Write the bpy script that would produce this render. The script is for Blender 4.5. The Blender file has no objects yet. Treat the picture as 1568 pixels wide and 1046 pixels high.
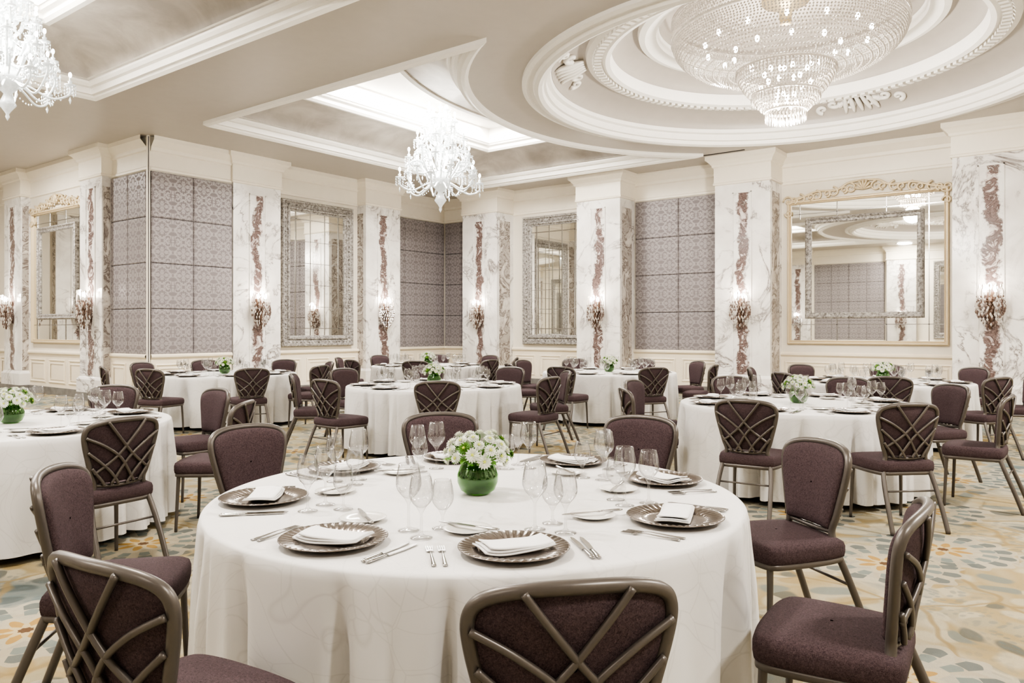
import bpy, math, random
from math import sin, cos, pi, radians, sqrt, atan2
from mathutils import Vector, Matrix
from mathutils.geometry import tessellate_polygon
random.seed(7)
YAW = 37.3
CEIL = 5.06
vs_=bpy.context.scene.view_settings
vs_.view_transform='AgX'
try: vs_.look='AgX - High Contrast'
except Exception as ex: print(ex)
vs_.exposure=0.12

# ------------------------------------------------------------------ mesh kit
class MB:
    def __init__(s):
        s.v=[]; s.f=[]; s.m=[]; s.sm=[]
    def add(s, g, mat=0, smooth=True, M=None):
        vs, fs = g
        o=len(s.v)
        if M is not None: vs=[tuple(M@Vector(p)) for p in vs]
        s.v.extend(vs)
        for f in fs:
            s.f.append(tuple(i+o for i in f)); s.m.append(mat); s.sm.append(smooth)
        return s
    def mesh(s,name,mats):
        me=bpy.data.meshes.new(name)
        me.from_pydata(s.v,[],s.f)
        for m in mats: me.materials.append(m)
        me.polygons.foreach_set('material_index',s.m)
        me.polygons.foreach_set('use_smooth',s.sm)
        me.update()
        return me

def ob(name, me, loc=(0,0,0), rz=0, parent=None, sc=None):
    o=bpy.data.objects.new(name,me)
    bpy.context.scene.collection.objects.link(o)
    o.location=loc; o.rotation_euler=(0,0,rz)
    if sc: o.scale=(sc,sc,sc)
    if parent: o.parent=parent
    return o

def box(x0,x1,y0,y1,z0,z1):
    v=[(x0,y0,z0),(x1,y0,z0),(x1,y1,z0),(x0,y1,z0),(x0,y0,z1),(x1,y0,z1),(x1,y1,z1),(x0,y1,z1)]
    f=[(0,3,2,1),(4,5,6,7),(0,1,5,4),(1,2,6,5),(2,3,7,6),(3,0,4,7)]
    return v,f

def loft(rings, loop=True, cap0=False, cap1=False):
    n=len(rings[0]); v=[p for r in rings for p in r]; f=[]
    for i in range(len(rings)-1):
        for j in range(n if loop else n-1):
            k=(j+1)%n
            f.append((i*n+j,i*n+k,(i+1)*n+k,(i+1)*n+j))
    if cap0: f.append(tuple(reversed(range(n))))
    if cap1: f.append(tuple(range((len(rings)-1)*n,len(rings)*n)))
    return v,f

def lathe(prof, n=24, c=(0,0,0)):
    rings=[]
    for r,z in prof:
        r=max(r,1e-4)
        rings.append([(c[0]+r*cos(2*pi*j/n), c[1]+r*sin(2*pi*j/n), c[2]+z) for j in range(n)])
    return loft(rings)

def tube(path, r, n=8, closed=False, radii=None, flat=1.0):
    P=[Vector(p) for p in path]; N=len(P); rings=[]
    t0=(P[1]-P[0]).normalized()
    up=Vector((0,0,1)) if abs(t0.z)<.9 else Vector((0,1,0))
    nrm=t0.cross(up).normalized()
    for i in range(N):
        if closed: t=(P[(i+1)%N]-P[i-1])
        else: t=P[min(i+1,N-1)]-P[max(i-1,0)]
        if t.length<1e-9: t=t0
        t=t.normalized()
        nrm=(nrm-t*nrm.dot(t)); 
        if nrm.length<1e-6: nrm=t.orthogonal()
        nrm.normalize(); b=t.cross(nrm)
        rr=radii[i] if radii else r
        rings.append([tuple(P[i]+nrm*(rr*cos(2*pi*j/n))+b*(rr*flat*sin(2*pi*j/n))) for j in range(n)])
    if closed:
        rings.append(rings[0]); return loft(rings)
    return loft(rings,True,True,True)

def crom(pts, k=6, closed=False):
    P=[Vector(p) for p in pts]; out=[]; N=len(P)
    for i in range(N if closed else N-1):
        if closed: a,b,c,d=P[i-1],P[i],P[(i+1)%N],P[(i+2)%N]
        else: a,b,c,d=P[max(i-1,0)],P[i],P[i+1],P[min(i+2,N-1)]
        for j in range(k):
            t=j/k
            out.append(tuple(.5*((2*b)+(c-a)*t+(2*a-5*b+4*c-d)*t*t+(3*b-a-3*c+d)*t**3)))
    if not closed: out.append(tuple(P[-1]))
    return out

def octa(c,r,h):
    x,y,z=c
    return [(x,y,z+h),(x+r,y,z),(x,y+r,z),(x-r,y,z),(x,y-r,z),(x,y,z-h)],[(0,1,2),(0,2,3),(0,3,4),(0,4,1),(5,2,1),(5,3,2),(5,4,3),(5,1,4)]

def ball(c,r,n=8,m=5,sz=1):
    return lathe([(r*sin(pi*i/m),-r*sz*cos(pi*i/m)) for i in range(m+1)],n,c)

# ------------------------------------------------------------------ materials
class NT:
    def __init__(s,name):
        s.mat=bpy.data.materials.new(name); s.mat.use_nodes=True
        s.t=s.mat.node_tree; s.b=s.t.nodes['Principled BSDF']; s.out=s.t.nodes['Material Output']
    def n(s,typ,**kw):
        nd=s.t.nodes.new(typ)
        for k,v in kw.items():
            if hasattr(nd,k): setattr(nd,k,v)
        return nd
    def l(s,a,b): s.t.links.new(a,b)
    def put(s,sock,val):
        if isinstance(val,bpy.types.NodeSocket): s.l(val,sock)
        else: sock.default_value=val
    def m(s,op,a,b=None,c=None):
        nd=s.n('ShaderNodeMath',operation=op); s.put(nd.inputs[0],a)
        if b is not None: s.put(nd.inputs[1],b)
        if c is not None: s.put(nd.inputs[2],c)
        return nd.outputs[0]
    def mix(s,f,a,b):
        nd=s.n('ShaderNodeMix',data_type='RGBA')
        s.put(nd.inputs[0],f); s.put(nd.inputs[6],a if not isinstance(a,tuple) else (*a[:3],1)); s.put(nd.inputs[7],b if not isinstance(b,tuple) else (*b[:3],1))
        return nd.outputs[2]
    def ramp(s,f,stops,interp='LINEAR'):
        nd=s.n('ShaderNodeValToRGB'); cr=nd.color_ramp; cr.interpolation=interp
        while len(cr.elements)<len(stops): cr.elements.new(.5)
        for e,(p,c) in zip(cr.elements,stops):
            e.position=p; e.color=(*c,1) if isinstance(c,tuple) else (c,c,c,1)
        s.l(f,nd.inputs[0]); return nd.outputs[0]
    def obj(s): return s.n('ShaderNodeTexCoord').outputs['Object']
    def noise(s,vec,scale,detail=3,rough=.5,dist=0,fac=True):
        nd=s.n('ShaderNodeTexNoise'); s.l(vec,nd.inputs['Vector'])
        nd.inputs['Scale'].default_value=scale; nd.inputs['Detail'].default_value=detail
        nd.inputs['Roughness'].default_value=rough; nd.inputs['Distortion'].default_value=dist
        return nd.outputs[0] if fac else nd.outputs[1]
    def bump(s,h,strength=.3,dist=.01):
        nd=s.n('ShaderNodeBump'); nd.inputs['Strength'].default_value=strength; nd.inputs['Distance'].default_value=dist
        s.l(h,nd.inputs['Height']); s.l(nd.outputs[0],s.b.inputs['Normal'])
    def set(s,**kw):
        names={'col':'Base Color','rough':'Roughness','metal':'Metallic','emis':'Emission Color','estr':'Emission Strength','trans':'Transmission Weight','ior':'IOR','coat':'Coat Weight','sheen':'Sheen Weight','sss':'Subsurface Weight','spec':'Specular IOR Level'}
        for k,v in kw.items():
            if isinstance(v,tuple): v=(*v,1) if len(v)==3 else v
            s.put(s.b.inputs[names[k]],v)
        return s
    def rnd_obj(s,k):
        o=s.obj(); oi=s.n('ShaderNodeObjectInfo'); add=s.n('ShaderNodeVectorMath',operation='ADD'); s.l(o,add.inputs[0])
        cb=s.n('ShaderNodeCombineXYZ'); r=s.m('MULTIPLY',oi.outputs['Random'],k); s.l(r,cb.inputs[0]); s.l(r,cb.inputs[2]); s.l(cb.outputs[0],add.inputs[1])
        return o,add.outputs[0]

def simple(name,col,rough=.5,metal=0,bump=None,var=.06,**kw):
    t=NT(name); o=t.obj(); f=t.noise(o,6,3)
    c2=tuple(max(0,c*(1-var)) for c in col)
    t.set(col=t.mix(f,col,c2),rough=rough,metal=metal,**kw)
    if bump: t.bump(t.noise(o,bump[0],2),bump[1],bump[2])
    return t.mat

m_white=simple('white_plaster',(.87,.845,.80),.5)
m_cream=simple('cream_paint',(.82,.74,.60),.45)
m_creamw=simple('cream_white_paint',(.86,.805,.70),.45)
m_ceil=simple('ceiling_paint',(.54,.50,.455),.4,var=.08)
m_taupe=simple('dome_paint',(.46,.42,.38),.4,var=.1)
m_wallgrey=simple('wall_paint',(.74,.69,.6),.6)
m_bronze=simple('chair_frame_metal',(.135,.12,.108),.36,.45)
m_steel=simple('cutlery_steel',(.45,.44,.43),.18,1)
m_gold=simple('gilded_wood',(.66,.55,.38),.4,.15,bump=(60,.4,.01))
m_black=simple('dark_metal',(.05,.045,.045),.4,.5)
m_seam=simple('panel_seam',(.13,.12,.125),.7)
m_napkin=simple('napkin_linen',(.82,.81,.80),.75,bump=(300,.15,.002))
m_china=simple('white_china',(.80,.78,.74),.15)
m_wood=simple('table_wood',(.3,.2,.12),.5)
m_brass=simple('brass',(.6,.5,.33),.3,.8)
m_bronze2=simple('sconce_bronze',(.17,.11,.08),.35,.6)

def mk_leafsilver():
    t=NT('silver_leaf_cove'); o=t.obj(); f=t.noise(o,1.3,5,.6,.5)
    t.set(col=t.ramp(f,[(.3,(.38,.345,.31)),(.55,(.56,.52,.475)),(.75,(.70,.66,.61))]),rough=.38,metal=.25); return t.mat
m_cove=mk_leafsilver()
def mk_frame():
    t=NT('distressed_silver_frame'); o=t.obj(); f=t.noise(o,22,5,.7)
    t.set(col=t.ramp(f,[(.35,(.12,.11,.10)),(.5,(.35,.33,.31)),(.7,(.62,.60,.57))]),rough=.42,metal=.3)
    t.bump(t.noise(o,45,4),.8,.02); return t.mat
m_frame=mk_frame()
def mk_fabric():
    t=NT('aubergine_upholstery'); o=t.obj()
    f=t.noise(o,180,2,.6,1.5)
    t.set(col=t.ramp(f,[(.3,(.042,.028,.031)),(.7,(.115,.080,.085))]),rough=.85,spec=.2)
    t.bump(f,.5,.004); return t.mat
m_fab=mk_fabric()
def mk_cloth():
    t=NT('tablecloth_damask'); o=t.obj()
    d=t.noise(o,1.7,1,.5,fac=False)
    ls=[]
    for sc,of in ((5.,0.),(3.6,7.)):
        mp=t.n('ShaderNodeVectorMath',operation='MULTIPLY_ADD'); t.l(d,mp.inputs[0]); mp.inputs[1].default_value=(.9+of*.1,.9,.9); t.l(o,mp.inputs[2])
        ad=t.n('ShaderNodeVectorMath',operation='ADD'); t.l(mp.outputs[0],ad.inputs[0]); ad.inputs[1].default_value=(of,of,of)
        vo=t.n('ShaderNodeTexVoronoi',feature='DISTANCE_TO_EDGE'); t.l(ad.outputs[0],vo.inputs['Vector']); vo.inputs['Scale'].default_value=sc
        ls.append(t.ramp(vo.outputs[0],[(0,1.0),(.016,.0)]))
    line=t.m('MAXIMUM',ls[0],ls[1])
    t.set(col=t.mix(line,(.69,.675,.655),(.615,.60,.58)),rough=t.m('MULTIPLY_ADD',line,-.3,.62))
    t.bump(t.noise(o,2.5,3),.3,.02)
    return t.mat
m_cloth=mk_cloth()
def marble_nodes(t,v,lo,hi,vc,k=1.0):
    f=t.noise(v,1.0,7,.60,1.3)
    vein=t.ramp(t.m('ABSOLUTE',t.m('SUBTRACT',f,.5)),[(0,1.),(.010,.45),(.036,0.)])
    f2=t.noise(v,.8,5,.6,.8)
    amt=t.m('MULTIPLY',vein,t.ramp(f2,[(.43,0.12*k),(.6,1.*k)]))
    base=t.ramp(t.noise(v,1.5,4),[(.35,lo),(.6,hi)])
    return t.mix(amt,base,vc)
MARB=((.69,.66,.63),(.83,.81,.78),(.16,.13,.12))
def mk_marble():
    t=NT('veined_white_marble'); o,v=t.rnd_obj(40)
    t.set(col=marble_nodes(t,v,*MARB),rough=.16); return t.mat
m_marble=mk_marble()
def mk_gmarble():
    t=NT('grey_brown_marble'); o,v=t.rnd_obj(25)
    f=t.noise(v,2.0,7,.66,1.8)
    t.set(col=t.ramp(f,[(.34,(.72,.68,.63)),(.46,(.52,.475,.435)),(.5,(.15,.12,.11)),(.54,(.50,.46,.42)),(.66,(.33,.29,.265))]),rough=.16); return t.mat
m_gmarble=mk_gmarble()
def mk_rouge():
    t=NT('rouge_breccia_marble'); o,v=t.rnd_obj(30)
    white=marble_nodes(t,v,*MARB)
    f=t.noise(v,3.8,7,.68,1.6)
    dark=t.ramp(f,[(.37,(.66,.61,.58)),(.43,(.36,.28,.265)),(.48,(.075,.052,.047)),(.53,(.26,.185,.17)),(.57,(.10,.075,.07)),(.64,(.58,.51,.48))])
    sp=t.n('ShaderNodeSeparateXYZ'); t.l(o,sp.inputs[0])
    sh=t.m('MULTIPLY_ADD',t.noise(v,1.8,4,.65),.45,-.225)
    ed=t.m('MULTIPLY',t.noise(v,5,5,.75),.22)
    d=t.m('ADD',t.m('ABSOLUTE',t.m('ADD',sp.outputs[0],sh)),ed)
    t.set(col=t.mix(t.ramp(d,[(.195,1.),(.23,0.)]),white,dark),rough=.16); return t.mat
m_rouge=mk_rouge()
m_basemarble=simple('grey_base_marble',(.27,.26,.25),.2,var=.5)
def mk_damask():
    t=NT('damask_panel_fabric'); o=t.obj(); sp=t.n('ShaderNodeSeparateXYZ'); t.l(o,sp.inputs[0])
    X,Z=sp.outputs[0],sp.outputs[2]
    a=t.m('PINGPONG',X,.215); b=t.m('PINGPONG',Z,.2175)
    cb=t.n('ShaderNodeCombineXYZ'); t.l(a,cb.inputs[0]); t.l(b,cb.inputs[1]); cb.inputs[2].default_value=5.1
    f=t.noise(cb.outputs[0],11,2,.55,1.2)
    k1=t.ramp(f,[(.46,0.),(.49,1.),(.58,1.),(.61,0.)])
    og=t.m('ADD',t.m('COSINE',t.m('MULTIPLY',X,2*pi/.43)),t.m('COSINE',t.m('MULTIPLY',Z,2*pi/.435)))
    line=t.ramp(t.m('ABSOLUTE',t.m('ADD',og,.25)),[(.10,1.),(.2,0.)])
    k=t.m('MAXIMUM',t.m('MULTIPLY',k1,t.ramp(og,[(.0,.9),(.6,1.)])),line)
    t.set(col=t.mix(k,(.215,.192,.197),(.325,.298,.298)),rough=t.m('MULTIPLY_ADD',k,-.3,.7)); return t.mat
m_damask=mk_damask()
def mk_mirror():
    t=NT('mirror_glass'); o=t.obj(); t.set(col=t.mix(t.noise(o,1.5,2),(.88,.88,.85),(.83,.83,.80)),rough=.015,metal=1); return t.mat
m_mirror=mk_mirror()
def thin(name,tint,glo=(1,1,1),k=.75,base=.05,rough=.02,diff=0):
    t=NT(name); lw=t.n('ShaderNodeLayerWeight'); lw.inputs['Blend'].default_value=.35
    tr=t.n('ShaderNodeBsdfTransparent'); gl=t.n('ShaderNodeBsdfGlossy'); gl.inputs['Roughness'].default_value=rough; gl.inputs['Color'].default_value=(*glo,1)
    t.l(t.mix(t.m('POWER',lw.outputs['Facing'],3.0),tint,tuple(c*.3 for c in tint)),tr.inputs['Color'])
    f=t.m('MULTIPLY_ADD',t.m('POWER',lw.outputs['Facing'],2.0),k,base)
    mx=t.n('ShaderNodeMixShader'); t.l(f,mx.inputs[0]); t.l(tr.outputs[0],mx.inputs[1]); t.l(gl.outputs[0],mx.inputs[2]); t.l(mx.outputs[0],t.out.inputs['Surface'])
    return t.mat
m_glass=thin('clear_glass',(.96,.96,.96))
m_vase=thin('green_vase_glass',(.45,.75,.28),(.9,1,.9),.7,.08)
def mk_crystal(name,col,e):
    t=NT(name); o=t.obj(); t.set(col=t.mix(t.noise(o,20,2),col,tuple(c*.6 for c in col)),rough=.08,emis=col,estr=e,spec=.9)  # weak emission imitates bulb light caught in the crystal
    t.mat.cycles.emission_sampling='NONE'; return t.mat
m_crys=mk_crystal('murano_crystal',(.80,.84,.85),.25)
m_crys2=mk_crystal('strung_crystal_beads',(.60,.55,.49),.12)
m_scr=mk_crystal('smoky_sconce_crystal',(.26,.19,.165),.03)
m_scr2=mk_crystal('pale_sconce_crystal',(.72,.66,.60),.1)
def emis(name,col,s):
    t=NT(name); o=t.obj(); t.set(col=(.9,.85,.8),emis=t.mix(t.noise(o,3,1),col,tuple(c*.95 for c in col)),estr=s)
    t.mat.cycles.emission_sampling='NONE'; return t.mat
m_bulb=emis('lamp_bulb',(1,.95,.86),18)
m_bulb2=emis('sconce_bulb',(1,.92,.82),24)
m_petal=simple('white_petal',(.78,.80,.70),.6,var=.15)
m_center=simple('flower_centre',(.55,.62,.12),.7)
m_leaf=simple('leaf_green',(.12,.30,.03),.45,var=.6)
m_vgreen=simple('vase_foliage',(.04,.13,.01),.3,var=.9)

def mk_charger():
    t=NT('pewter_charger'); o=t.obj(); t.set(col=t.mix(t.noise(o,15,3),(.29,.255,.225),(.18,.155,.14)),rough=.25,metal=.85); return t.mat
m_charger=mk_charger()

def mk_carpet():
    t=NT('floral_carpet'); o=t.obj()
    d=t.noise(o,1.6,2,.5,fac=False)
    mp=t.n('ShaderNodeVectorMath',operation='MULTIPLY_ADD'); t.l(d,mp.inputs[0]); mp.inputs[1].default_value=(.55,.55,0); t.l(o,mp.inputs[2])
    w=mp.outputs[0]
    base=t.ramp(t.noise(w,.6,4,.6,.5),[(.30,(.12,.16,.165)),(.40,(.27,.285,.25)),(.48,(.44,.39,.28)),(.55,(.38,.295,.15)),(.63,(.45,.40,.295)),(.74,(.16,.20,.20))])
    vo=t.n('ShaderNodeTexVoronoi',voronoi_dimensions='2D'); t.l(w,vo.inputs['Vector']); vo.inputs['Scale'].default_value=5.8
    sp=t.n('ShaderNodeSeparateColor'); t.l(vo.outputs['Color'],sp.inputs[0])
    cell=t.ramp(sp.outputs[0],[(0,(.06,.085,.095)),(.16,(.38,.34,.23)),(.34,(.50,.45,.33)),(.52,(.34,.245,.10)),(.64,(.15,.20,.205)),(.78,(.50,.45,.33))],'CONSTANT')
    msk=t.ramp(vo.outputs['Distance'],[(.32,.7),(.46,0.)])
    c=t.mix(msk,base,cell)
    # small foliage flecks inside the leaves
    v3=t.n('ShaderNodeTexVoronoi',voronoi_dimensions='2D'); t.l(w,v3.inputs['Vector']); v3.inputs['Scale'].default_value=17
    c=t.mix(t.m('MULTIPLY',t.ramp(v3.outputs['Distance'],[(.22,.45),(.34,0.)]),t.ramp(t.noise(o,1.1,2),[(.45,0.),(.55,1.)])),c,(.13,.17,.175))
    ve=t.n('ShaderNodeTexVoronoi',voronoi_dimensions='2D',feature='DISTANCE_TO_EDGE'); t.l(w,ve.inputs['Vector']); ve.inputs['Scale'].default_value=1.5
    c=t.mix(t.ramp(ve.outputs['Distance'],[(.012,.75),(.035,0.)]),c,(.30,.215,.09))
    vm=t.n('ShaderNodeTexVoronoi',voronoi_dimensions='2D'); t.l(o,vm.inputs['Vector']); vm.inputs['Scale'].default_value=.9; vm.inputs['Randomness'].default_value=.6
    sub=t.n('ShaderNodeVectorMath',operation='SUBTRACT'); t.l(o,sub.inputs[0]); t.l(vm.outputs['Position'],sub.inputs[1])
    s3=t.n('ShaderNodeSeparateXYZ'); t.l(sub.outputs[0],s3.inputs[0])
    th=t.m('ARCTAN2',s3.outputs[1],s3.outputs[0])
    r=t.m('SQRT',t.m('ADD',t.m('MULTIPLY',s3.outputs[0],s3.outputs[0]),t.m('MULTIPLY',s3.outputs[1],s3.outputs[1])))
    def petal(R,k,n,ph=0.):
        return t.m('LESS_THAN',r,t.m('MULTIPLY_ADD',t.m('COSINE',t.m('MULTIPLY_ADD',th,float(n),ph)),R*k,R))
    ringcos=t.m('GREATER_THAN',t.m('COSINE',t.m('MULTIPLY',th,14.)),-.1)
    def ringband(a,b): return t.m('MULTIPLY',ringcos,t.m('MULTIPLY',t.m('GREATER_THAN',r,a),petal(b,.06,14)))
    c=t.mix(t.m('MULTIPLY',petal(.42,.07,14),.75),c,(.45,.41,.32))
    c=t.mix(t.m('MULTIPLY',ringband(.31,.38),.8),c,(.08,.11,.12))
    c=t.mix(t.m('MULTIPLY',ringband(.22,.29),.8),c,(.15,.20,.195))
    c=t.mix(petal(.185,.20,8),c,(.46,.41,.30))
    c=t.mix(petal(.125,.35,8),c,(.42,.26,.08))
    c=t.mix(petal(.075,.3,8,3.14),c,(.52,.42,.25))
    c=t.mix(petal(.033,.1,8),c,(.13,.065,.03))
    spk=t.noise(o,60,3,.8)
    c=t.mix(t.m('MULTIPLY',spk,.35),c,(.23,.21,.165))
    t.set(col=c,rough=.95,spec=.1); t.bump(t.noise(o,250,2),.5,.01)
    return t.mat
m_carpet=mk_carpet()

# ------------------------------------------------------------------ room shell
def slab(name,x0,x1,y0,y1,z0,z1,mat):
    me=MB().add(box(x0,x1,y0,y1,z0,z1),0,False).mesh(name,[mat]); return ob(name,me)
WX0,WX1,WY0,WY1=-22.0,5.0,-4.5,16.25
slab('floor',WX0-.2,WX1+.2,WY0-.2,WY1+.2,-.1,0,m_carpet)
slab('wall_north',-15,WX1,WY1,WY1+.2,0,CEIL+.02,m_wallgrey)
slab('wall_west',-15,-14.8,9.15,WY1+.2,0,CEIL+.02,m_wallgrey)
slab('wall_partition',-15,-14.2,7.38,9.12,0,CEIL+.02,m_wallgrey)
slab('wall_alcove',WX0,-15,7.38,7.6,0,CEIL+.02,m_wallgrey)
slab('wall_alcove_west',WX0-.2,WX0,WY0,7.6,0,CEIL+.02,m_wallgrey)
slab('wall_south',WX0-.2,WX1+.2,WY0-.2,WY0,0,CEIL+.02,m_creamw)
slab('wall_east',WX1,WX1+.2,WY0,WY1+.2,0,CEIL+.02,m_creamw)

CX=-3.65; CYS=(11.4,1.7)
def recess(off,k):
    cy=CYS[k]
    t0,t1=((cy-3.8,cy+3.5) if k==0 else (cy-3.5,cy+3.8))
    t0+=off; t1-=off; R=4.8+off; s0=-12.3+off
    a0=atan2(t0-cy,-sqrt(R*R-(t0-cy)**2))%(2*pi); a1=atan2(t1-cy,-sqrt(R*R-(t1-cy)**2))%(2*pi)
    N=40
    pts=[(s0,t0)]+[(CX+R*cos(a0+(a1-a0)*i/N),cy+R*sin(a0+(a1-a0)*i/N)) for i in range(N+1)]+[(s0,t1)]
    return pts
def rloft(prof,k): return loft([[ (x,y,z) for x,y in recess(o,k)] for o,z in prof])
def circ(R,cy,n=96): return [(CX+R*cos(2*pi*i/n),cy+R*sin(2*pi*i/n)) for i in range(n)]
outer=[(WX0-.2,WY0-.2),(WX1+.2,WY0-.2),(WX1+.2,WY1+.2),(WX0-.2,WY1+.2)]
loops=[outer]+[recess(0,0),recess(0,1),circ(3.6,CYS[0]),circ(3.6,CYS[1])]
V=[Vector((x,y,CEIL)) for lp in loops for x,y in lp]
tris=tessellate_polygon([[Vector((x,y,0)) for x,y in lp] for lp in loops])
mb=MB(); mb.add(([tuple(v) for v in V],[tuple(t) for t in tris]),0,False)
cv=[(.08+.97*(1-cos(a)), 5.2+.36*sin(a)) for a in [i*pi/2/10 for i in range(11)]]
for k in (0,1):
    mb.add(rloft(cv,k),1,True)
    mb.add(rloft([(1.22,5.68),(1.22,6.0)],k),2,False)
    top=recess(1.22,k); mb.add(([(x,y,6.0) for x,y in top],[tuple(t) for t in tessellate_polygon([[Vector((x,y,0)) for x,y in top]])]),2,False)
    c=(CX,CYS[k],0)
    dp=[(3.42,5.24)]+[(2.88+.54*cos(a),5.24+.30*sin(a)) for a in [i*pi/2/8 for i in range(1,9)]]
    mb.add(lathe(dp,96,c),3)
    mb.add(lathe([(2.55,5.62)]+[(2.12+.43*cos(a),5.62+.26*sin(a)) for a in [i*pi/2/6 for i in range(1,7)]],96,c),3)
    mb.add(lathe([(1.82,5.98),(1.7,6.15),(1.2,6.3),(.0,6.35)],96,c),3)
ob('ceiling',mb.mesh('ceiling',[m_ceil,m_cove,m_white,m_taupe]))
mb=MB()
for k in (0,1):
    mb.add(rloft([(-.16,5.06),(-.16,5.0),(-.11,4.97),(-.06,5.0),(-.05,5.03),(0,5.03),(0,5.12),(.05,5.13),(.08,5.17),(.08,5.22),(.13,5.22)],k),0,False)
    mb.add(rloft([(1.0,5.56),(1.0,5.53),(1.08,5.52),(1.12,5.56),(1.12,5.62),(1.18,5.64),(1.22,5.70)],k),0,False)
    c=(CX,CYS[k],0)
    mb.add(lathe([(3.86,5.06),(3.86,5.01),(3.80,4.99),(3.76,5.02),(3.70,5.02),(3.68,4.97),(3.62,4.955),(3.56,4.98),(3.54,5.04),(3.50,5.05),(3.50,5.16),(3.44,5.18),(3.42,5.26)],128,c),0,False)
    mb.add(lathe([(2.92,5.54),(2.90,5.47),(2.82,5.44),(2.80,5.47),(2.66,5.47),(2.62,5.43),(2.55,5.45),(2.53,5.63)],128,c),0,False)
    mb.add(lathe([(2.14,5.88),(2.12,5.80),(2.03,5.78),(1.92,5.82),(1.86,5.84),(1.82,6.0)],96,c),0,False)
    n=130
    for i in range(n):
        a=2*pi*i/n
        M=Matrix.Translation((CX,CYS[k],0))@Matrix.Rotation(a,4,'Z')
        mb.add(box(2.68,2.79,-.038,.038,5.42,5.48),0,False,M)
ob('trim_ceiling',mb.mesh('trim_ceiling',[m_white]))
mb=MB()
def spiral(c,r0,turns,sgn,ang0,n=22,z0=0):
    pts=[]
    for i in range(n+1):
        t=i/n; r=r0*(1-t)**.8+.01; a=ang0+sgn*turns*2*pi*t
        pts.append((c[0]+r*cos(a),c[1]+r*sin(a)))
    return pts
for k in (0,1):
    for ang in (205,85,325):
        for sg in (1,-1):
            for (cx_,cy_,rr,a0) in ((.08,.18*sg,.13,pi/2*sg),(-.02,.42*sg,.1,-pi/2*sg),(.1,.62*sg,.08,0)):
                p=spiral((cx_,cy_),rr,1.1,sg,a0)
                path=[]
                for x,y in p:
                    a=radians(ang)+y/3.1; R=3.15+x*.9
                    z=5.24+.30*sqrt(max(0,1-min(1,((R-2.88)/.54))**2)) -.03
                    path.append((CX+R*cos(a),CYS[k]+R*sin(a),z))
                mb.add(tube(path,.03,6,radii=[.045*(1-.6*i/22) for i in range(23)]))
        for j in range(5):
            a=radians(ang)+(j-2)*.03; 
            path=[]
            for i in range(8):
                R=2.95+.42*i/7; z=5.24+.30*sqrt(max(0,1-((R-2.88)/.54)**2))-.03-.03*sin(pi*i/7)
                path.append((CX+R*cos(a+(j-2)*.012*i/7),CYS[k]+R*sin(a+(j-2)*.012*i/7),z))
            mb.add(tube(path,.03,6,radii=[.015+.03*sin(pi*(i+.5)/8) for i in range(8)]))
ob('trim_acanthus',mb.mesh('acanthus',[m_white]))
slab('trim_track',-10.2,-5.7,15.22,15.26,CEIL-.012,CEIL+.001,m_black)

# ------------------------------------------------------------------ wall elements (local: x along, y into room)
def rectring(w,d,off,z):
    return [(-w/2-off,0,z),(-w/2-off,d+off,z),(w/2+off,d+off,z),(w/2+off,0,z)]
def mk_pilaster(w,d,name='marble_pilaster'):
    mb=MB()
    mb.add(box(-w/2,w/2,0,d,.02,4.47),0,False)
    mb.add(loft([rectring(w,d,.05,0),rectring(w,d,.05,.42),rectring(w,d,.02,.46),rectring(w,d,0,.48)],False),0,False)
    mb.add(box(-w/2-.06,w/2+.06,0,d+.06,0,.16),3,False)
    mb.add(box(-.18,.18,d,d+.006,.5,4.25),1,False)
    for x in (-.19,.19): mb.add(box(x-.010,x+.010,d,d+.014,.5,4.27),0,False)
    mb.add(box(-.20,.20,d,d+.014,4.25,4.28),0,False)
    for s in (-1,1):
        mb.add(box(min(s*w/2,s*(w/2+.006)),max(s*w/2,s*(w/2+.006)),d*.22,d*.86,.5,4.25),4,False)
    prof=[(.0,4.45),(.03,4.46),(.04,4.49),(.02,4.51),(.02,4.82),(.05,4.84),(.06,4.88),(.12,4.95),(.16,4.98),(.16,5.06)]
    mb.add(loft([rectring(w,d,o,z) for o,z in prof],False),2,False)
    return mb.mesh(name,[m_marble,m_rouge,m_creamw,m_basemarble,m_gmarble])

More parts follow.
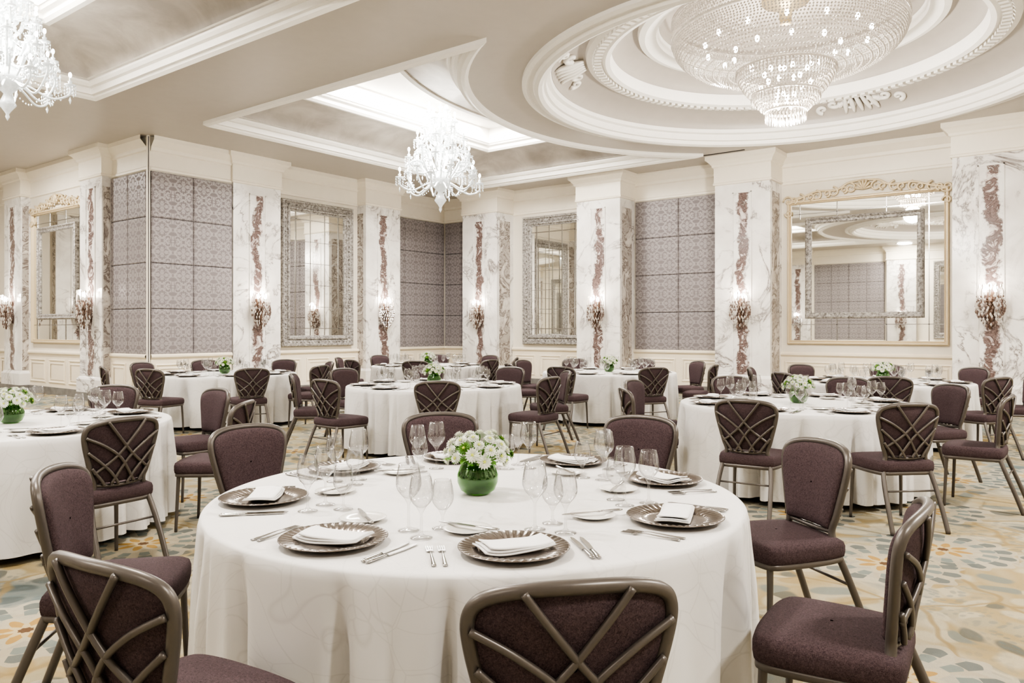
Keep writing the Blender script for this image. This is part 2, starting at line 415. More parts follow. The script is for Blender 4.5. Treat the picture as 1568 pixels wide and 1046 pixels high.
def mk_sconce():
    mb=MB(); rnd=random.Random(2)
    mb.add(lathe([(0,-.50),(.02,-.47),(.012,-.41),(.03,-.36),(.045,-.28),(.02,-.2),(.04,-.1),(.06,-.03),(.07,-.01),(.03,0),(.03,.06),(.0,.07)],14,(0,.13,0)),1)
    mb.add(box(-.05,.05,0,.035,-.35,.15),1,False)
    mb.add(tube([(0,0,-.12),(0,.13,-.12)],.02,6),1)
    mb.add(tube([(0,0,.02),(0,.13,.02)],.02,6),1)
    for lv in range(11):
        z=-.42+lv*.048; t=lv/10; R=.03+.19*sin(pi*(.08+.66*t))
        n=max(6,int(2*pi*R*.8/.052))
        for j in range(n):
            a=2*pi*(j+.5*(lv%2))/n; y=.13+R*.55*sin(a)
            if y>.045: mb.add(octa((R*cos(a),y,z+rnd.uniform(-.014,.014)),.018,.036),0 if rnd.random()<.5 else 4,False)
    for a in (20,55,90,125,160,200,340):
        a=radians(a); R=.18; y=.13+R*.6*sin(a)
        p=crom([(0,.13,-.02),(R*.6*cos(a),.13+R*.35*sin(a),-.05),(R*cos(a),y,.04),(R*1.15*cos(a),.13+R*.66*sin(a),.14),(R*.95*cos(a),.13+R*.6*sin(a),.22)],5)
        mb.add(tube(p,.009,5),4)
        for q in range(5): mb.add(octa((p[-8][0],p[-8][1],p[-8][2]-.03-q*.045),.014,.024),4 if q%2 else 0,False)
        mb.add(octa((p[-1][0],p[-1][1],p[-1][2]+.03),.016,.05),4,False)
    for x,y,z in ((-.08,.15,.06),(.08,.15,.06),(0,.2,.10)):
        mb.add(tube([(0,.13,0),(x,y,z-.03),(x,y,z)],.01,6),1)
        mb.add(lathe([(.014,0),(.014,.09)],8,(x,y,z)),2)
        mb.add(ball((x,y,z+.14),.034,8,6,1.8),3)
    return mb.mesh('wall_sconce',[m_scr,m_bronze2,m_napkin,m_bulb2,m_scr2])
sconce_me=mk_sconce()

def rect_frame(w,h,prof,zc=0):
    rings=[]
    for o,y in prof:
        a=w/2-o; b=h/2-o
        rings.append([(-a,y,zc-b),(a,y,zc-b),(a,y,zc+b),(-a,y,zc+b)])
    return loft(rings)
FP=[(0,0),(0,.07),(.02,.10),(.05,.10),(.07,.07),(.15,.05),(.17,.08),(.20,.08),(.22,.05),(.25,.04),(.25,.005)]
def mk_silver_mirror(w,h,nc,nr,fs=1.0,wall=True):
    mb=MB()
    mb.add(rect_frame(w,h,[(o*fs,y) for o,y in FP]),0,False)
    fi=.25*fs; mb.add(box(-w/2+fi-.01,w/2-fi+.01,0,.012,-h/2+fi-.01,h/2-fi+.01),1,False)
    a=w/2-fi; b=h/2-fi
    per=[]
    step=.11
    for i in range(int(w/step)+1):
        x=-w/2+.1*fs+i*(w-.2*fs)/int(w/step)
        per+= [(x,h/2-.11*fs),(x,-h/2+.11*fs)]
    for i in range(int(h/step)+1):
        z=-h/2+.1*fs+i*(h-.2*fs)/int(h/step); per+=[(-w/2+.11*fs,z),(w/2-.11*fs,z)]
    for x,z in per: mb.add(ball((x,.055,z),.032*fs,6,4),0)
    bd=.16
    for x in (-a+bd,a-bd): mb.add(box(x-.01,x+.01,.012,.028,-b,b),2,False)
    for z in (-b+bd,b-bd): mb.add(box(-a,a,.012,.028,z-.01,z+.01),2,False)
    for i in range(1,nc):
        x=-a+bd+i*(2*(a-bd))/nc; mb.add(box(x-.007,x+.007,.012,.022,-b,b),2,False)
    for i in range(1,nr):
        z=-b+bd+i*(2*(b-bd))/nr; mb.add(box(-a,a,.012,.022,z-.007,z+.007),2,False)
    return mb.mesh('wall_mirror',[m_frame,m_mirror,m_steel])
def mk_gold_mirror(w,h,inner):
    mb=MB()
    mb.add(rect_frame(w,h,[(0,0),(0,.05),(.015,.07),(.04,.07),(.055,.04),(.07,.05),(.08,.03),(.08,.005)]),0,False)
    mb.add(box(-w/2+.07,w/2-.07,0,.012,-h/2+.07,h/2-.07),1,False)
    z0=h/2+.02; n=int(w/.42)
    for sg in (1,-1):
        mb.add(tube(crom([(0,.06,z0+.26),(sg*w*.09,.06,z0+.24),(sg*w*.17,.06,z0+.12),(sg*w*.3,.06,z0+.13),(sg*w*.4,.06,z0+.03),(sg*w*.5,.06,z0-.04)],8),.022,6),0)
        for i in range(max(2,n//2+1)):
            cx=sg*(w*.08+i*w*.11); zz=z0+.13-.04*i
            for (dx,dz,rr,a0,ss) in ((0,0,.09,pi/2,sg),(sg*.12,-.02,.06,-pi/2,-sg)):
                p=spiral((cx+dx,zz+dz),rr,1.3,ss,a0,18)
                mb.add(tube([(x,.06,z) for x,z in p],.02,6,radii=[.024*(1-.5*j/18) for j in range(19)]),0)
        p=spiral((sg*(w/2-.03),h/2+.0),.1,1.2,sg,0,18); mb.add(tube([(x,.06,z) for x,z in p],.02,6),0)
        p=spiral((sg*(w/2-.03),h/2-.25),.07,1.2,-sg,0,18); mb.add(tube([(x,.06,z) for x,z in p],.018,6),0)
    for j in range(7):
        a=pi*(j+.5)/7; mb.add(tube([(0,.06,z0+.08),(.16*cos(a),.09,z0+.08+.2*sin(a))],.02,6,radii=[.012,.028]),0)
    iw,ih,ix,iz=inner
    M=Matrix.Translation((ix,.012,iz))
    mb.add(rect_frame(iw,ih,[(0,0),(0,.06),(.03,.08),(.06,.05),(.10,.05),(.12,.03),(.12,.004)]),2,False,M)
    mb.add(box(-iw/2+.11,iw/2-.11,0,.02,-ih/2+.11,ih/2-.11),1,False,M)
    for x in (ix-iw/2-.08,): mb.add(box(x-.008,x+.008,.012,.022,-h/2+.07,h/2-.07),3,False)
    for x in (ix-iw*.2,ix+iw*.22,ix+iw/2+.12): mb.add(box(x-.008,x+.008,.012,.022,-h/2+.07,iz-ih/2),3,False); mb.add(box(x-.008,x+.008,.012,.022,iz+ih/2,h/2-.07),3,False)
    for z in (iz-ih/2-.12,iz+ih/2+.1): mb.add(box(-w/2+.07,w/2-.07,.012,.022,z-.008,z+.008),3,False)
    return mb.mesh('wall_mirror_gold',[m_gold,m_mirror,m_frame,m_steel])
def mk_damask_panel(w,h,nc,nr):
    mb=MB(); mb.add(box(-w/2,w/2,0,.02,-h/2,h/2),1,False)
    cw,ch=w/nc,h/nr
    for i in range(nc):
        for j in range(nr):
            M=Matrix.Translation((-w/2+cw*(i+.5),0,-h/2+ch*(j+.5)))
            mb.add(rect_frame(cw-.008,ch-.008,[(0,.008),(0,.03),(.008,.04),(.02,.045)]),0,False,M)
            a=cw/2-.004-.02; b=ch/2-.004-.02
            mb.add(([(-a,.045,-b),(a,.045,-b),(a,.045,b),(-a,.045,b)],[(0,3,2,1)]),0,False,M)
    return mb.mesh('damask_wall_panel',[m_damask,m_seam])
tn=[0]
def trim(w,loc,rz,wall,ends=0.0):
    mb=MB()
    def strip(prof,mat):
        mb.add(loft([[(-w/2,y,z),(w/2,y,z)] for y,z in prof],False),mat,False)
    strip([(0,.16),(.03,.16),(.03,.86),(.05,.88),(.07,.90),(.07,.93),(.04,.96),(0,.96)],0)
    n=max(1,round(w/.95)); pw=w/n
    for i in range(n):
        M=Matrix.Translation((-w/2+pw*(i+.5),.03,.51))
        mb.add(rect_frame(pw-.16,.52,[(0,0),(0,.012),(.02,.02),(.035,.012),(.04,0)]),0,False,M)
        mb.add(rect_frame(pw-.3,.38,[(0,0),(.01,.012),(.03,.012)]),0,False,M)
    strip([(0,4.42),(.03,4.44),(.03,4.48),(.01,4.5),(.01,4.78),(.04,4.80),(.05,4.86),(.12,4.94),(.16,4.98),(.16,5.06)],1)
    tn[0]+=1
    ob('trim_%d'%tn[0],mb.mesh('bay_trim',[m_cream,m_creamw]),loc,rz)
    b=MB().add(box(-w/2,w/2,0,.05,0,.16),0,False)
    ob('baseboard_'+wall,b.mesh('baseboard',[m_basemarble]),loc,rz)

def point(name,loc,W,r=.2,col=(1,.93,.85)):
    d=bpy.data.lights.new(name,'POINT'); d.energy=W; d.shadow_soft_size=r; d.color=col
    o=bpy.data.objects.new(name,d); bpy.context.scene.collection.objects.link(o); o.location=loc; return o
R180,RM90=pi,-pi/2
pilN=mk_pilaster(1.17,.70); pilS=mk_pilaster(.95,.20); pilW=mk_pilaster(1.15,.65)
def pil(me,x,y,rz,d,lit=True,sc=True):
    o=ob('marble_pilaster',me,(x,y,0),rz)
    if not sc: return
    dx,dy=(-sin(rz)*d,cos(rz)*d)
    ob('wall_sconce',sconce_me,(x+dx,y+dy,1.92),rz)
    if lit:
        k=(d+.2)/d; point('sconce_light',(x+dx*k,y+dy*k,2.2),9,.06,(1,.90,.78))
for s in (-12.92,-9.32,-5.87,-1.48): pil(pilN,s,WY1,R180,.70)
pil(pilN,2.9,WY1,R180,.7,False)
for a,b in ((-14.8,-13.505),(-12.335,-9.905),(-8.735,-6.455),(-5.285,-2.065),(-.895,2.315),(3.485,5.0)):
    trim(b-a,((a+b)/2,WY1,0),R180,'north')
dz=2.68
ob('damask_wall_panel',mk_damask_panel(2.2,3.46,2,4),(-7.6,WY1,dz),R180)
ob('damask_wall_panel',mk_damask_panel(3.1,3.46,3,4),(.71,WY1,dz),R180)
ob('damask_wall_panel',mk_damask_panel(1.22,3.46,2,4),(-14.13,WY1,dz),R180)
ob('wall_mirror',mk_silver_mirror(2.0,3.3,3,5),(-10.98,WY1,2.69),R180)
ob('wall_mirror',mk_gold_mirror(2.95,2.95,(2.17,2.05,0.02,.07)),(-3.68,WY1,2.6),R180)
for t in (9.70,13.3): pil(pilW,-14.8,t,RM90,.65)
slab('wall_bay',-14.8,-14.45,10.28,12.72,0,CEIL,m_wallgrey)
trim(2.43,(-14.45,11.5,0),RM90,'west')
ob('wall_mirror',mk_silver_mirror(2.05,3.3,3,5),(-14.45,11.5,2.69),RM90)
trim(2.37,(-14.8,15.06,0),RM90,'west')
ob('damask_wall_panel',mk_damask_panel(2.3,3.46,3,4),(-14.8,15.06,dz),RM90)
trim(1.70,(-14.2,8.25,0),RM90,'partition')
ob('damask_wall_panel',mk_damask_panel(1.7,3.46,2,4),(-14.2,8.26,dz),RM90)
trim(1.45,(-14.93,7.38,0),R180,'alcove')
ob('damask_wall_panel',mk_damask_panel(1.38,3.46,2,4),(-14.92,7.38,dz),R180)
mb=MB(); mb.add(box(-14.2,-14.15,7.33,7.38,0,CEIL),0,False); mb.add(box(-14.151,-14.143,7.34,7.356,0.02,CEIL-.02),1,False)
ob('trim_corner_post',mb.mesh('corner_post',[m_creamw,m_seam]))
for s in (-16.1,-20.0): pil(pilS,s,7.38,R180,.20)
trim(2.95,(-18.05,7.38,0),R180,'alcove'); trim(1.5,(-21.25,7.38,0),R180,'alcove')
ob('wall_mirror',mk_gold_mirror(2.6,2.95,(1.9,2.05,0,.07)),(-18.05,7.38,2.6),R180)
pilB=mk_pilaster(1.15,.25)
for t in (-2.5,1.4,5.3): pil(pilB,WX0,t,RM90,.25,False)
for t in (-.55,3.35):
    trim(2.75,(WX0,t,0),RM90,'alcove_west'); ob('damask_wall_panel',mk_damask_panel(2.5,3.46,3,4),(WX0,t,dz),RM90)
silv=mk_silver_mirror(2.0,3.3,3,5)
for s in (-20,-15.6,-11.2,-6.8,-2.4,2.0): pil(pilB,s,WY0,0,.25,False)
for i,s in enumerate((-17.8,-13.4,-9.0,-4.6,-.2)):
    trim(3.25,(s,WY0,0),0,'south')
    if i%2: ob('wall_mirror',silv,(s,WY0,2.69),0)
    else: ob('damask_wall_panel',mk_damask_panel(3.0,3.46,4,4),(s,WY0,dz),0)
for t in (-1.5,3.0,7.5,12.0): pil(pilB,WX1,t,pi/2,.25,False)
for i,t in enumerate((.75,5.25,9.75)):
    trim(3.35,(WX1,t,0),pi/2,'east')
    ob('wall_mirror',silv,(WX1,t,2.69),pi/2)

# ------------------------------------------------------------------ chandeliers
def mk_murano():
    mb=MB()
    mb.add(lathe([(0,0),(.05,-.02),(.015,-.06),(.015,-.12),(.1,-.2),(.03,-.28),(.05,-.4),(.12,-.5),(.04,-.6),(.04,-.75),(.13,-.9),(.05,-1.02),(.05,-1.2),(.16,-1.4),(.2,-1.5),(.12,-1.62),(.05,-1.7),(.09,-1.8),(.12,-1.86),(.05,-1.95),(.02,-2.0),(.03,-2.04),(0,-2.1)],18),0)
    tiers=[(12,.82,-1.5,-1.42),(10,.62,-1.25,-1.0),(8,.46,-.85,-.62),(6,.28,-.5,-.26)]
    for ti,(n,R,z0,z1) in enumerate(tiers):
        for i in range(n):
            a=2*pi*i/n+ti*.27; ca,sa=cos(a),sin(a)
            zt=z1+(.12 if i%2 else -.06)
            Ri=R*(1 if i%2==0 else .8)
            p=crom([(.06*ca,.06*sa,z0),(Ri*.35*ca,Ri*.35*sa,z0-.06),(Ri*.7*ca,Ri*.7*sa,z0-.2 if ti==0 else z0-.08),(Ri*.98*ca,Ri*.98*sa,zt-.14),(Ri*ca,Ri*sa,zt)],6)
            mb.add(tube(p,.017,6),0)
            e=p[-1]
            mb.add(lathe([(.01,-.02),(.07,.0),(.085,.02),(.03,.012),(.025,.05),(.035,.07),(.014,.08)],10,e),0)
            mb.add(lathe([(.014,.07),(.014,.13)],6,e),0)
            mb.add(ball((e[0],e[1],e[2]+.17),.024,7,6,1.8),1)
            for j in range(6):
                aa=2*pi*j/6
                for q in range(3): mb.add(octa((e[0]+.075*cos(aa),e[1]+.075*sin(aa),e[2]-.03-q*.05),.013,.027),0,False)
            mb.add(octa((e[0],e[1],e[2]-.22),.022,.06),0,False)
            b=a+pi/n; cb,sb=cos(b),sin(b); q=[]
            for s_ in range(15):
                t=s_/14; r=R*(.25+.55*t)+.07*sin(t*9)*t; z=z0+.05+.38*sin(t*2.4)*(.8 if ti<2 else .5)
                q.append((r*cb,r*sb,z))
            mb.add(tube(q,.014,5,radii=[.008+.022*sin(pi*(s_+.5)/15) for s_ in range(15)]),0)
            mb.add(octa((q[-1][0],q[-1][1],q[-1][2]-.07),.02,.05),0,False)
            mb.add(ball((R*.55*cb,R*.55*sb,z0+.28),.035,6,4),0)
        for i in range(n):
            a0=2*pi*i/n+ti*.27; a1=a0+2*pi/n
            for s_ in range(1,9):
                t=s_/9; a=a0+(a1-a0)*t; mb.add(octa((R*.85*cos(a),R*.85*sin(a),z1-.1-.14*sin(pi*t)),.013,.018),0,False)
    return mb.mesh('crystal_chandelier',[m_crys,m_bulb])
mur=mk_murano()
def rod(z): return MB().add(lathe([(.08,z),(.07,z-.03),(.015,z-.05),(.012,0)],10),0).mesh('rod',[m_brass])
for (x,y,zt,sc) in ((-10.3,11.2,5.82,1.0),(-10.4,3.68,5.6,.80)):
    e=bpy.data.objects.new('crystal_chandelier',None); bpy.context.scene.collection.objects.link(e); e.location=(x,y,zt)
    ob('body',mur,(0,0,0),0,e,sc)
    ob('hanging_rod',rod(6.0-zt),(0,0,0),0,e)
def mk_basket():
    mb=MB()
    K=.95
    def beads(f,n_ring,zs,r=.02,h=.03,jit=.004):
        for k,z in enumerate(zs):
            R=f(z)*K; n=n_ring(R)
            for i in range(n):
                a=2*pi*(i+.5*(k%2))/n
                mb.add(octa((R*cos(a),R*sin(a),z+random.uniform(-jit,jit)),r,h),0,False)
    def bowl(z):
        t=(z-5.20)/.5; return .72+.98*sqrt(max(0,1-(1-min(1,t))**2))
    beads(bowl,lambda R:int(2*pi*R/.045),[5.205+.031*i for i in range(16)],.017,.017)
    beads(lambda z:1.70+.02*sin((z-5.7)*20),lambda R:220,[5.73+.04*i for i in range(7)],.017,.020)
    beads(lambda z:1.70-(z-6.0)*3.0,lambda R:int(2*pi*R/.07),[6.0+.04*i for i in range(7)],.02,.026)
    for R,z in ((1.72,5.71),(1.72,6.0),(.74,5.2),(.5,4.86),(.3,4.62)):
        R*=K; mb.add(lathe([(R-.02,z-.012),(R+.012,z-.012),(R+.012,z+.012),(R-.02,z+.012),(R-.02,z-.012)],64),0,False)
    beads(lambda z:.50+.25*((z-4.86)/.36)**.6 if z>4.86 else .5,lambda R:int(2*pi*R/.05),[4.88+.042*i for i in range(8)],.018,.024)
    beads(lambda z:.30+.2*max(0,(z-4.62)/.24)**.6,lambda R:int(2*pi*R/.048),[4.63+.04*i for i in range(6)],.017,.024)
    for R,z,n,h in ((.72,5.13,70,.07),(.5,4.79,50,.06),(.3,4.54,34,.08),(.2,4.5,22,.07),(.1,4.47,12,.06),(1.0,5.2,60,.05)):
        R*=K
        for i in range(n):
            a=2*pi*i/n; mb.add(octa((R*cos(a),R*sin(a),z),.014,h),0,False)
    mb.add(lathe([(.35,6.34),(.33,6.2),(.1,6.15),(.08,5.9)],24),1)
    for (R,z,n) in ((1.15,5.62,14),(.75,5.5,10),(.35,5.0,6),(.15,4.72,5),(.12,4.85,4),(.3,5.2,6)):
        for i in range(n):
            a=2*pi*i/n+.1; mb.add(ball((R*cos(a),R*sin(a),z),.032,8,6,1.5),2)
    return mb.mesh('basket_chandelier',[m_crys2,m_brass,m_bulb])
bk=mk_basket()
for k in (0,1): ob('basket_chandelier',bk,(CX,CYS[k],0))

# ------------------------------------------------------------------ chair
def mk_chair():
    mb=MB()
    def B(x,z,d=0): return (x, -.195-.17*(z-.46)+.9*x*x+d, z)
    side=[(.150,.515),(.170,.58),(.194,.67),(.214,.75),(.222,.81),(.210,.85),(.172,.874),(.1,.888),(0,.892)]
    full=[(x,0,z) for x,z in side]+[(-x,0,z) for x,z in reversed(side[:-1])]
    sm=crom(full,4)
    path=[(.205,-.36,.0),(.2,-.30,.16),(.19,-.235,.32)]+[(.17,-.19,.44)]
    fr=crom([*path,*[B(x,z) for x,_,z in full],*[(-x,y,z) for x,y,z in reversed(path)]],5)
    mb.add(tube(fr,.0165,10),0)
    mb.add(tube([B(-.152+.304*i/8,.515-.012*sin(pi*i/8)) for i in range(9)],.012,8),0)
    cx,cz=0,.71
    ol=[(p[0],p[2]) for p in sm]
    ol=ol+[( -.15+.3*i/6,.515) for i in range(1,6)]
    rings=[]
    for sc,d in ((0.02,-.006),(.5,-.006),(.93,-.004),(.955,.004),(.95,.022),(.9,.034),(.75,.042),(.4,.046),(.02,.047)):
        rings.append([B(cx+(x-cx)*sc,cz+(z-cz)*sc,d) for x,z in ol])
    mb.add(loft(rings),1)
    for s in (1,-1):
        for ctl in ([(.115,.886),(.05,.80),(-.05,.68),(-.165,.585)],
                    [(.220,.80),(.12,.745),(.02,.66),(-.07,.515)],
                    [(.205,.715),(.13,.645),(.07,.58),(.025,.513)],
                    [(.178,.62),(.145,.575),(.12,.54),(.105,.514)]):
            p=crom([B(s*x,z,-.019) for x,z in ctl],7)
            mb.add(tube(p,.0095,8),0)
    so=[(.2,-.215),(.225,-.1),(.235,.1),(.225,.17),(.19,.198),(.1,.211),(0,.213)]
    full=[(x,y,0) for x,y in so]+[(-x,y,0) for x,y in reversed(so[:-1])]
    so=[(p[0],p[1]) for p in crom(full,4)]+[(-.2+.4*i/6,-.215-.01) for i in range(1,6)]
    rings=[]
    for sc,z in ((.02,.405),(.93,.405),(.985,.415),(1.0,.435),(1.0,.462),(.975,.480),(.9,.491),(.65,.498),(.3,.502),(.02,.503)):
        rings.append([(x*sc,y*sc,z) for x,y in so])
    mb.add(loft(rings),1)
    mb.add(loft([[(x*s,y*s,z) for x,y in so] for s,z in ((.94,.385),(.97,.39),(.97,.412),(.9,.414))]),0)
    for s in (1,-1):
        mb.add(tube(crom([(s*.19,.165,.40),(s*.197,.17,.25),(s*.203,.18,.0)],5),.0125,8,radii=[.015-.004*i/10 for i in range(11)]),0)
        mb.add(tube([(s*.18,-.19,.40),(s*.19,.165,.40)],.011,8),0)
    mb.add(tube([(-.192,-.25,.28),(.192,-.25,.28)],.007,6),0)
    return mb.mesh('dining_chair',[m_bronze,m_fab])
chair=mk_chair()

# ------------------------------------------------------------------ tables
TR=1.055
def mk_clothmesh():
    n=600; rings=[]
    for r in (.001,.3,.6,.85,.98,1.03): rings.append([(r*cos(2*pi*j/n),r*sin(2*pi*j/n),.75) for j in range(n)])
    rings.append([((TR-.008)*cos(2*pi*j/n),(TR-.008)*sin(2*pi*j/n),.748) for j in range(n)])
    rings.append([(TR*cos(2*pi*j/n),TR*sin(2*pi*j/n),.740) for j in range(n)])
    K=22
    for i in range(1,K+1):
        d=(i/K); z=.740-(.74-.055)*d
        row=[]
        for j in range(n):
            a=2*pi*j/n
            ph=17*a+1.8*sin(3*a)+1.3*sin(5*a+1)+.35*d*sin(7*a)
            c_=abs(sin(ph/2)); crease=-math.exp(-(c_/.30)**2)
            c2=abs(sin(ph+.8*sin(2*a))); crease2=-math.exp(-(c2/.35)**2)*(.5+.5*sin(5*a+2))
            g2=sin(31*a+2.1*sin(2*a)+1.5*d)
            fold=.105*crease+.045*crease2+.016*sin(ph)+.008*g2
            rr=TR+.004+.022*d+ min(1,d*2.6)**.8*(fold*(.50+.65*d)+.010)
            row.append((rr*cos(a),rr*sin(a),z))
        rings.append(row)
    return MB().add(loft(rings),0).mesh('tablecloth',[m_cloth])
cloth=mk_clothmesh()
tabletop=MB().add(lathe([(0,.715),(TR-.09,.715),(TR-.08,.725),(TR-.08,.735),(TR-.09,.742),(0,.742)],64),0).mesh('tabletop',[m_wood])
lg=MB()
for i in range(4):
    a=pi/4+pi/2*i; lg.add(tube([(.6*cos(a),.6*sin(a),0),(.55*cos(a),.55*sin(a),.716)],.02,8),0)
lg.add(tube([(.57*cos(2*pi*i/24),.57*sin(2*pi*i/24),.5) for i in range(24)],.012,6,closed=True),0)
legs=lg.mesh('table_legs',[m_bronze])

def glass_prof(H,R,st,base=.036):
    bz=st
    out=[(0,0),(base,.001),(base,.003),(.012,.008),(.0045,.018),(.004,bz-.012),(.010,bz)]
    bowl=[]
    for i in range(1,11):
        t=i/10; z=bz+(H-bz)*t
        r=R*(sin(min(1,t/.45)*pi/2)**.8) if t<.45 else R*(1-.25*((t-.45)/.55)**1.5)
        bowl.append((r,z))
    inner=[(max(r-.0012,.001),z) for r,z in reversed(bowl)]+[(.0,bz+.006)]
    return out+bowl+inner
g_wine=MB().add(lathe(glass_prof(.225,.043,.10),28),0).mesh('wine_glass',[m_glass])
g_red=MB().add(lathe(glass_prof(.205,.040,.09),28),0).mesh('wine_glass_small',[m_glass])
g_water=MB().add(lathe(glass_prof(.165,.038,.055),28),0).mesh('water_goblet',[m_glass])
def mk_charger_mesh():
    n=160; rings=[]
    for r,z,alt in ((.001,.006,0),(.09,.006,0),(.108,.008,0),(.112,.011,.0025),(.14,.016,.003),(.163,.021,.003),(.168,.022,0),(.170,.0205,0),(.166,.018,0),(.11,.004,0),(.10,0,0),(.001,0,0)):
        rings.append([(r*cos(2*pi*j/n),r*sin(2*pi*j/n),z+(alt if j%4<2 else 0)) for j in range(n)])
    return MB().add(loft(rings),0).mesh('charger_plate',[m_charger])
charger=mk_charger_mesh()
bread=MB().add(lathe([(0,.004),(.045,.004),(.05,.006),(.08,.014),(.082,.013),(.052,.003),(.04,0),(0,0)],40),0).mesh('bread_plate',[m_china])
def mk_napkin():
    mb=MB(); nx,ny=14,8
    for L in range(3):
        w=.225-.010*L; d=.115-.006*L
        rings=[]
        for i in range(nx+1):
            x=(i/nx-.5)*w; ring=[]
            for j in range(ny+1):
                y=(j/ny-.5)*d; z=.009+L*.005+.003*sin(x*22+L)+.002*cos(y*40)+.012*(abs(x)/(w/2))**3
                ring.append((x+L*.004,y,z))
            rings.append(ring+[(p[0],p[1],p[2]-.0045) for p in reversed(ring)])
        mb.add(loft(rings,True,True,True),0)
    return mb.mesh('napkin',[m_napkin])
napkin=mk_napkin()
def mk_fork():
    mb=MB(); 
    mb.add(tube(crom([(0,-.10,.003),(0,-.05,.005),(0,.02,.008),(0,.045,.004)],4),.004,8,radii=[.0075,.0075,.007,.006,.0055,.005,.004,.0035,.003,.003,.0035,.0045,.006],flat=.35),0)
    mb.add(box(-.011,.011,.044,.060,.003,.005),0,False)
    for i in range(4):
        x=-.0095+i*.00633; mb.add(box(x-.0015,x+.0015,.058,.100,.003,.005),0,False)
    return mb.mesh('fork',[m_steel])
def mk_knife():
    mb=MB(); mb.add(tube([(0,-.11+.013*i,.005) for i in range(8)],.005,8,radii=[.006,.0085,.0085,.008,.0075,.007,.0065,.005],flat=.5),0)
    v=[(-.007,-.02,.002),(.007,-.02,.002),(.010,.05,.002),(.006,.11,.002),(-.002,.125,.002),(-.007,.10,.002)]
    mb.add(loft([v,[(a,b,.005) for a,b,c in v]],True,True,True),0,False)
    return mb.mesh('table_knife',[m_steel])
fork=mk_fork(); knife=mk_knife()
# layout in seat frame: diner at -y
LAY=[('charger_plate',charger,0,-.84,0),('napkin',napkin,0,-.84,.12),('bread_plate',bread,-.11,-.575,0),
     ('fork',fork,-.215,-.85,0),('fork',fork,-.245,-.85,0),('table_knife',knife,.215,-.85,0),('table_knife',knife,.24,-.85,0),
     ('butter_knife',knife,-.10,-.575,.9),
     ('wine_glass',g_wine,.115,-.60,0),('wine_glass',g_red,.205,-.655,0),('water_goblet',g_water,.195,-.53,0)]
def zoff(n): return {'napkin':.7575,'butter_knife':.7640}.get(n,.7505)
def mk_flowers():
    mb=MB(); rnd=random.Random(3)
    mb.add(lathe([(0,0),(.045,.001),(.07,.018),(.083,.05),(.084,.08),(.07,.115),(.058,.135),(.062,.148),(.060,.148),(.056,.136),(.068,.115),(.081,.08),(.080,.05),(.068,.02),(.044,.005),(0,.004)],32),0)
    mb.add(lathe([(0,.008),(.045,.009),(.066,.025),(.077,.05),(.077,.08),(.063,.112),(.05,.13),(0,.13)],20),1)
    N=38
    for i in range(N):
        ph=i*2.39996; t=(i+.5)/N
        th=math.acos(1-t*1.12)
        R=.112+rnd.uniform(-.01,.012)
        c=Vector((R*sin(th)*cos(ph)*1.08,R*sin(th)*sin(ph)*1.08,.150+R*.85*cos(th)))
        nrm=Vector((sin(th)*cos(ph),sin(th)*sin(ph),cos(th)+.15)).normalized()
        M=Matrix.Translation(c)@nrm.to_track_quat('Z','Y').to_matrix().to_4x4()
        green = (i%7==3)
        rad=.029*rnd.uniform(.85,1.15)
        for L,(np_,rr,up) in enumerate(((16,rad,.004),(13,rad*.8,.010),(9,rad*.55,.015),(5,rad*.3,.017))):
            for k in range(np_):
                a=2*pi*k/np_+L*.3; ca,sa=cos(a),sin(a); w=rr*.20
                v=[(.003*ca,.003*sa,up*.4),(rr*.6*ca-w*sa,rr*.6*sa+w*ca,up),(rr*ca,rr*sa,up*1.2),(rr*.6*ca+w*sa,rr*.6*sa-w*ca,up)]
                mb.add((v,[(0,3,2,1)]),(4 if green else 2),False,M)
        mb.add(ball((0,0,.012),.007,8,4,.6),3,True,M)
        mb.add(tube([tuple(c*.2+Vector((0,0,.09))),tuple(c)],.002,4),4)
    for i in range(26):
        a=2*pi*i/26; th=1.15+.5*rnd.random(); c=Vector((.09*cos(a),.09*sin(a),.155+.05*cos(th)))
        M=Matrix.Translation(c)@Matrix.Rotation(a,4,'Z')@Matrix.Rotation(rnd.uniform(-.3,.7),4,'Y')
        mb.add(([(0,0,0),(.03,-.016,.004),(.065,0,0),(.03,.016,.004)],[(0,1,2,3)]),4,False,M)
    return mb.mesh('flower_vase',[m_vase,m_vgreen,m_petal,m_center,m_leaf])
flowers=mk_flowers()

def merged_setting():
    mb=MB(); mats=[]
    def addme(me,M):
        idx=[]
        for m in me.materials:
            if m not in mats: mats.append(m)
            idx.append(mats.index(m))
        o=len(mb.v); mb.v.extend([tuple(M@v.co) for v in me.vertices])
        for p in me.polygons:
            mb.f.append(tuple(i+o for i in p.vertices)); mb.m.append(idx[p.material_index]); mb.sm.append(p.use_smooth)
    for k in range(8):
        Rz=Matrix.Rotation(radians(45*k+90),4,'Z')
        for n,me,x,y,r in LAY:
            addme(me,Rz@Matrix.Translation((x,y,zoff(n)))@Matrix.Rotation(r,4,'Z'))
    return mb.mesh('place_settings',mats)
setting=merged_setting()

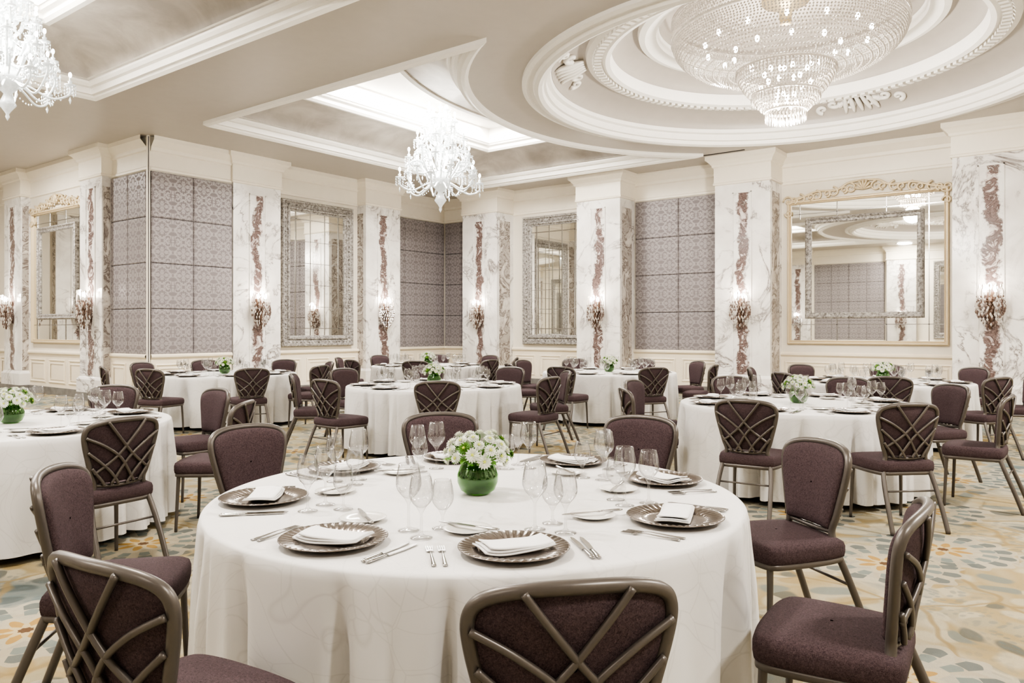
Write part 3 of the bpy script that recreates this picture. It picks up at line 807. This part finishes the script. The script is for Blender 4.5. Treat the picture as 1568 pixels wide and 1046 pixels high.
def table(x,y,rot):
    e=bpy.data.objects.new('dining_table',None); bpy.context.scene.collection.objects.link(e); e.location=(x,y,0); e.rotation_euler=(0,0,rot)
    ob('tablecloth',cloth,(0,0,0),0,e); ob('tabletop',tabletop,(0,0,0),0,e); ob('legs',legs,(0,0,0),0,e)
    ob('flower_vase',flowers,(x,y,.7505),rot*3)
def chairat(x,y,ang,rb,tw=0):
    a=radians(ang); r=rb-.245
    ob('dining_chair',chair,(x+r*cos(a),y+r*sin(a),.0),a+pi/2+radians(tw))
mx,my=-2.02,2.42
table(mx,my,.6)
MAIN=[(-80,1.57),(-32,1.60),(16.5,1.66),(58,1.74),(100.6,1.68),(141.6,1.67),(189,1.60),(240,1.61)]
for a,rb in MAIN:
    chairat(mx,my,a+YAW,rb)
    rz=radians(a+YAW+90)
    for n,me,x,y,r in LAY:
        jx,jy=random.uniform(-.005,.005),random.uniform(-.005,.005)
        if n in('napkin','charger_plate','bread_plate','butter_knife'): jx=jy=0
        X=(x+jx)*cos(rz)-(y+jy)*sin(rz); Y=(x+jx)*sin(rz)+(y+jy)*cos(rz)
        ob(n,me,(mx+X,my+Y,zoff(n)),rz+r+(random.uniform(-.2,.2) if n=='napkin' else random.uniform(-.04,.04)))
OTH=[(-6.21,2.22,5),(-6.45,6.90,10),(-10.65,6.72,30),(-2.19,7.2,8),(-2.23,10.87,20),(-6.22,10.72,15),(-10.04,10.58,0)]
for x,y,off in OTH:
    table(x,y,radians(off*7))
    ob('place_settings',setting,(x,y,0),radians(off+YAW))
    for k in range(8):
        chairat(x,y,off+YAW+45*k+random.uniform(-3,3),1.6+random.uniform(0,.1),random.uniform(-6,6))

# ------------------------------------------------------------------ lights
def area(name,loc,sx,sy,W,col=(1,.96,.91),shape='RECTANGLE'):
    d=bpy.data.lights.new(name,'AREA'); d.shape=shape; d.size=sx
    if shape=='RECTANGLE': d.size_y=sy
    d.energy=W; d.color=col
    o=bpy.data.objects.new(name,d); bpy.context.scene.collection.objects.link(o); o.location=loc; return o
area('recess_fill_light',(-10.5,11.25,5.97),1.1,4.2,560)  # added area lamp for recess brightness and room fill, not a modelled panel
area('recess_fill_light',(-10.5,1.85,5.97),1.1,4.2,520)  # added room fill in the second recess
WM=(1,.955,.895)
point('chandelier_light',(-10.3,11.2,4.6),220,.3,WM)
point('chandelier_light',(-10.4,3.68,4.6),220,.3,WM)
for cy in CYS:
    point('chandelier_light',(CX,cy,4.25),(430 if cy>5 else 380),.2,WM)
    point('chandelier_light',(CX,cy,5.9),80,.5,WM)
fill_ring=MB().add(lathe([(.30,0),(.34,-.012),(.31,-.02),(.27,-.012),(.27,0)],40),0).mesh('fill_lamp_ring',[m_white])  # ring added to dress the fill lamps as ceiling fixtures
for (x,y,W) in ((2.6,6.5,340),(2.6,1.5,200),(2.6,11.5,260),(-1.0,-3.3,60),(-6.5,-3.3,180),(-17.5,0.5,260),(-17.5,5.2,220)):
    ob('fill_lamp_ring',fill_ring,(x,y,CEIL),0)
    area('fill_disc_light',(x,y,CEIL-.01),.52,0,W,WM,'DISK')  # added fill lamp, no known fitting at these spots
w=bpy.data.worlds.new('World'); bpy.context.scene.world=w; w.use_nodes=True
w.node_tree.nodes['Background'].inputs[0].default_value=(.9,.9,.9,1); w.node_tree.nodes['Background'].inputs[1].default_value=.5

# ------------------------------------------------------------------ camera
cd=bpy.data.cameras.new('camera'); cam=bpy.data.objects.new('camera',cd); bpy.context.scene.collection.objects.link(cam)
cam.location=(0,0,1.42); cam.rotation_euler=(pi/2,0,radians(YAW))
cd.sensor_width=36; cd.lens=1180/1568*36; cd.shift_y=-18/1568; cd.clip_start=.05
bpy.context.scene.camera=cam
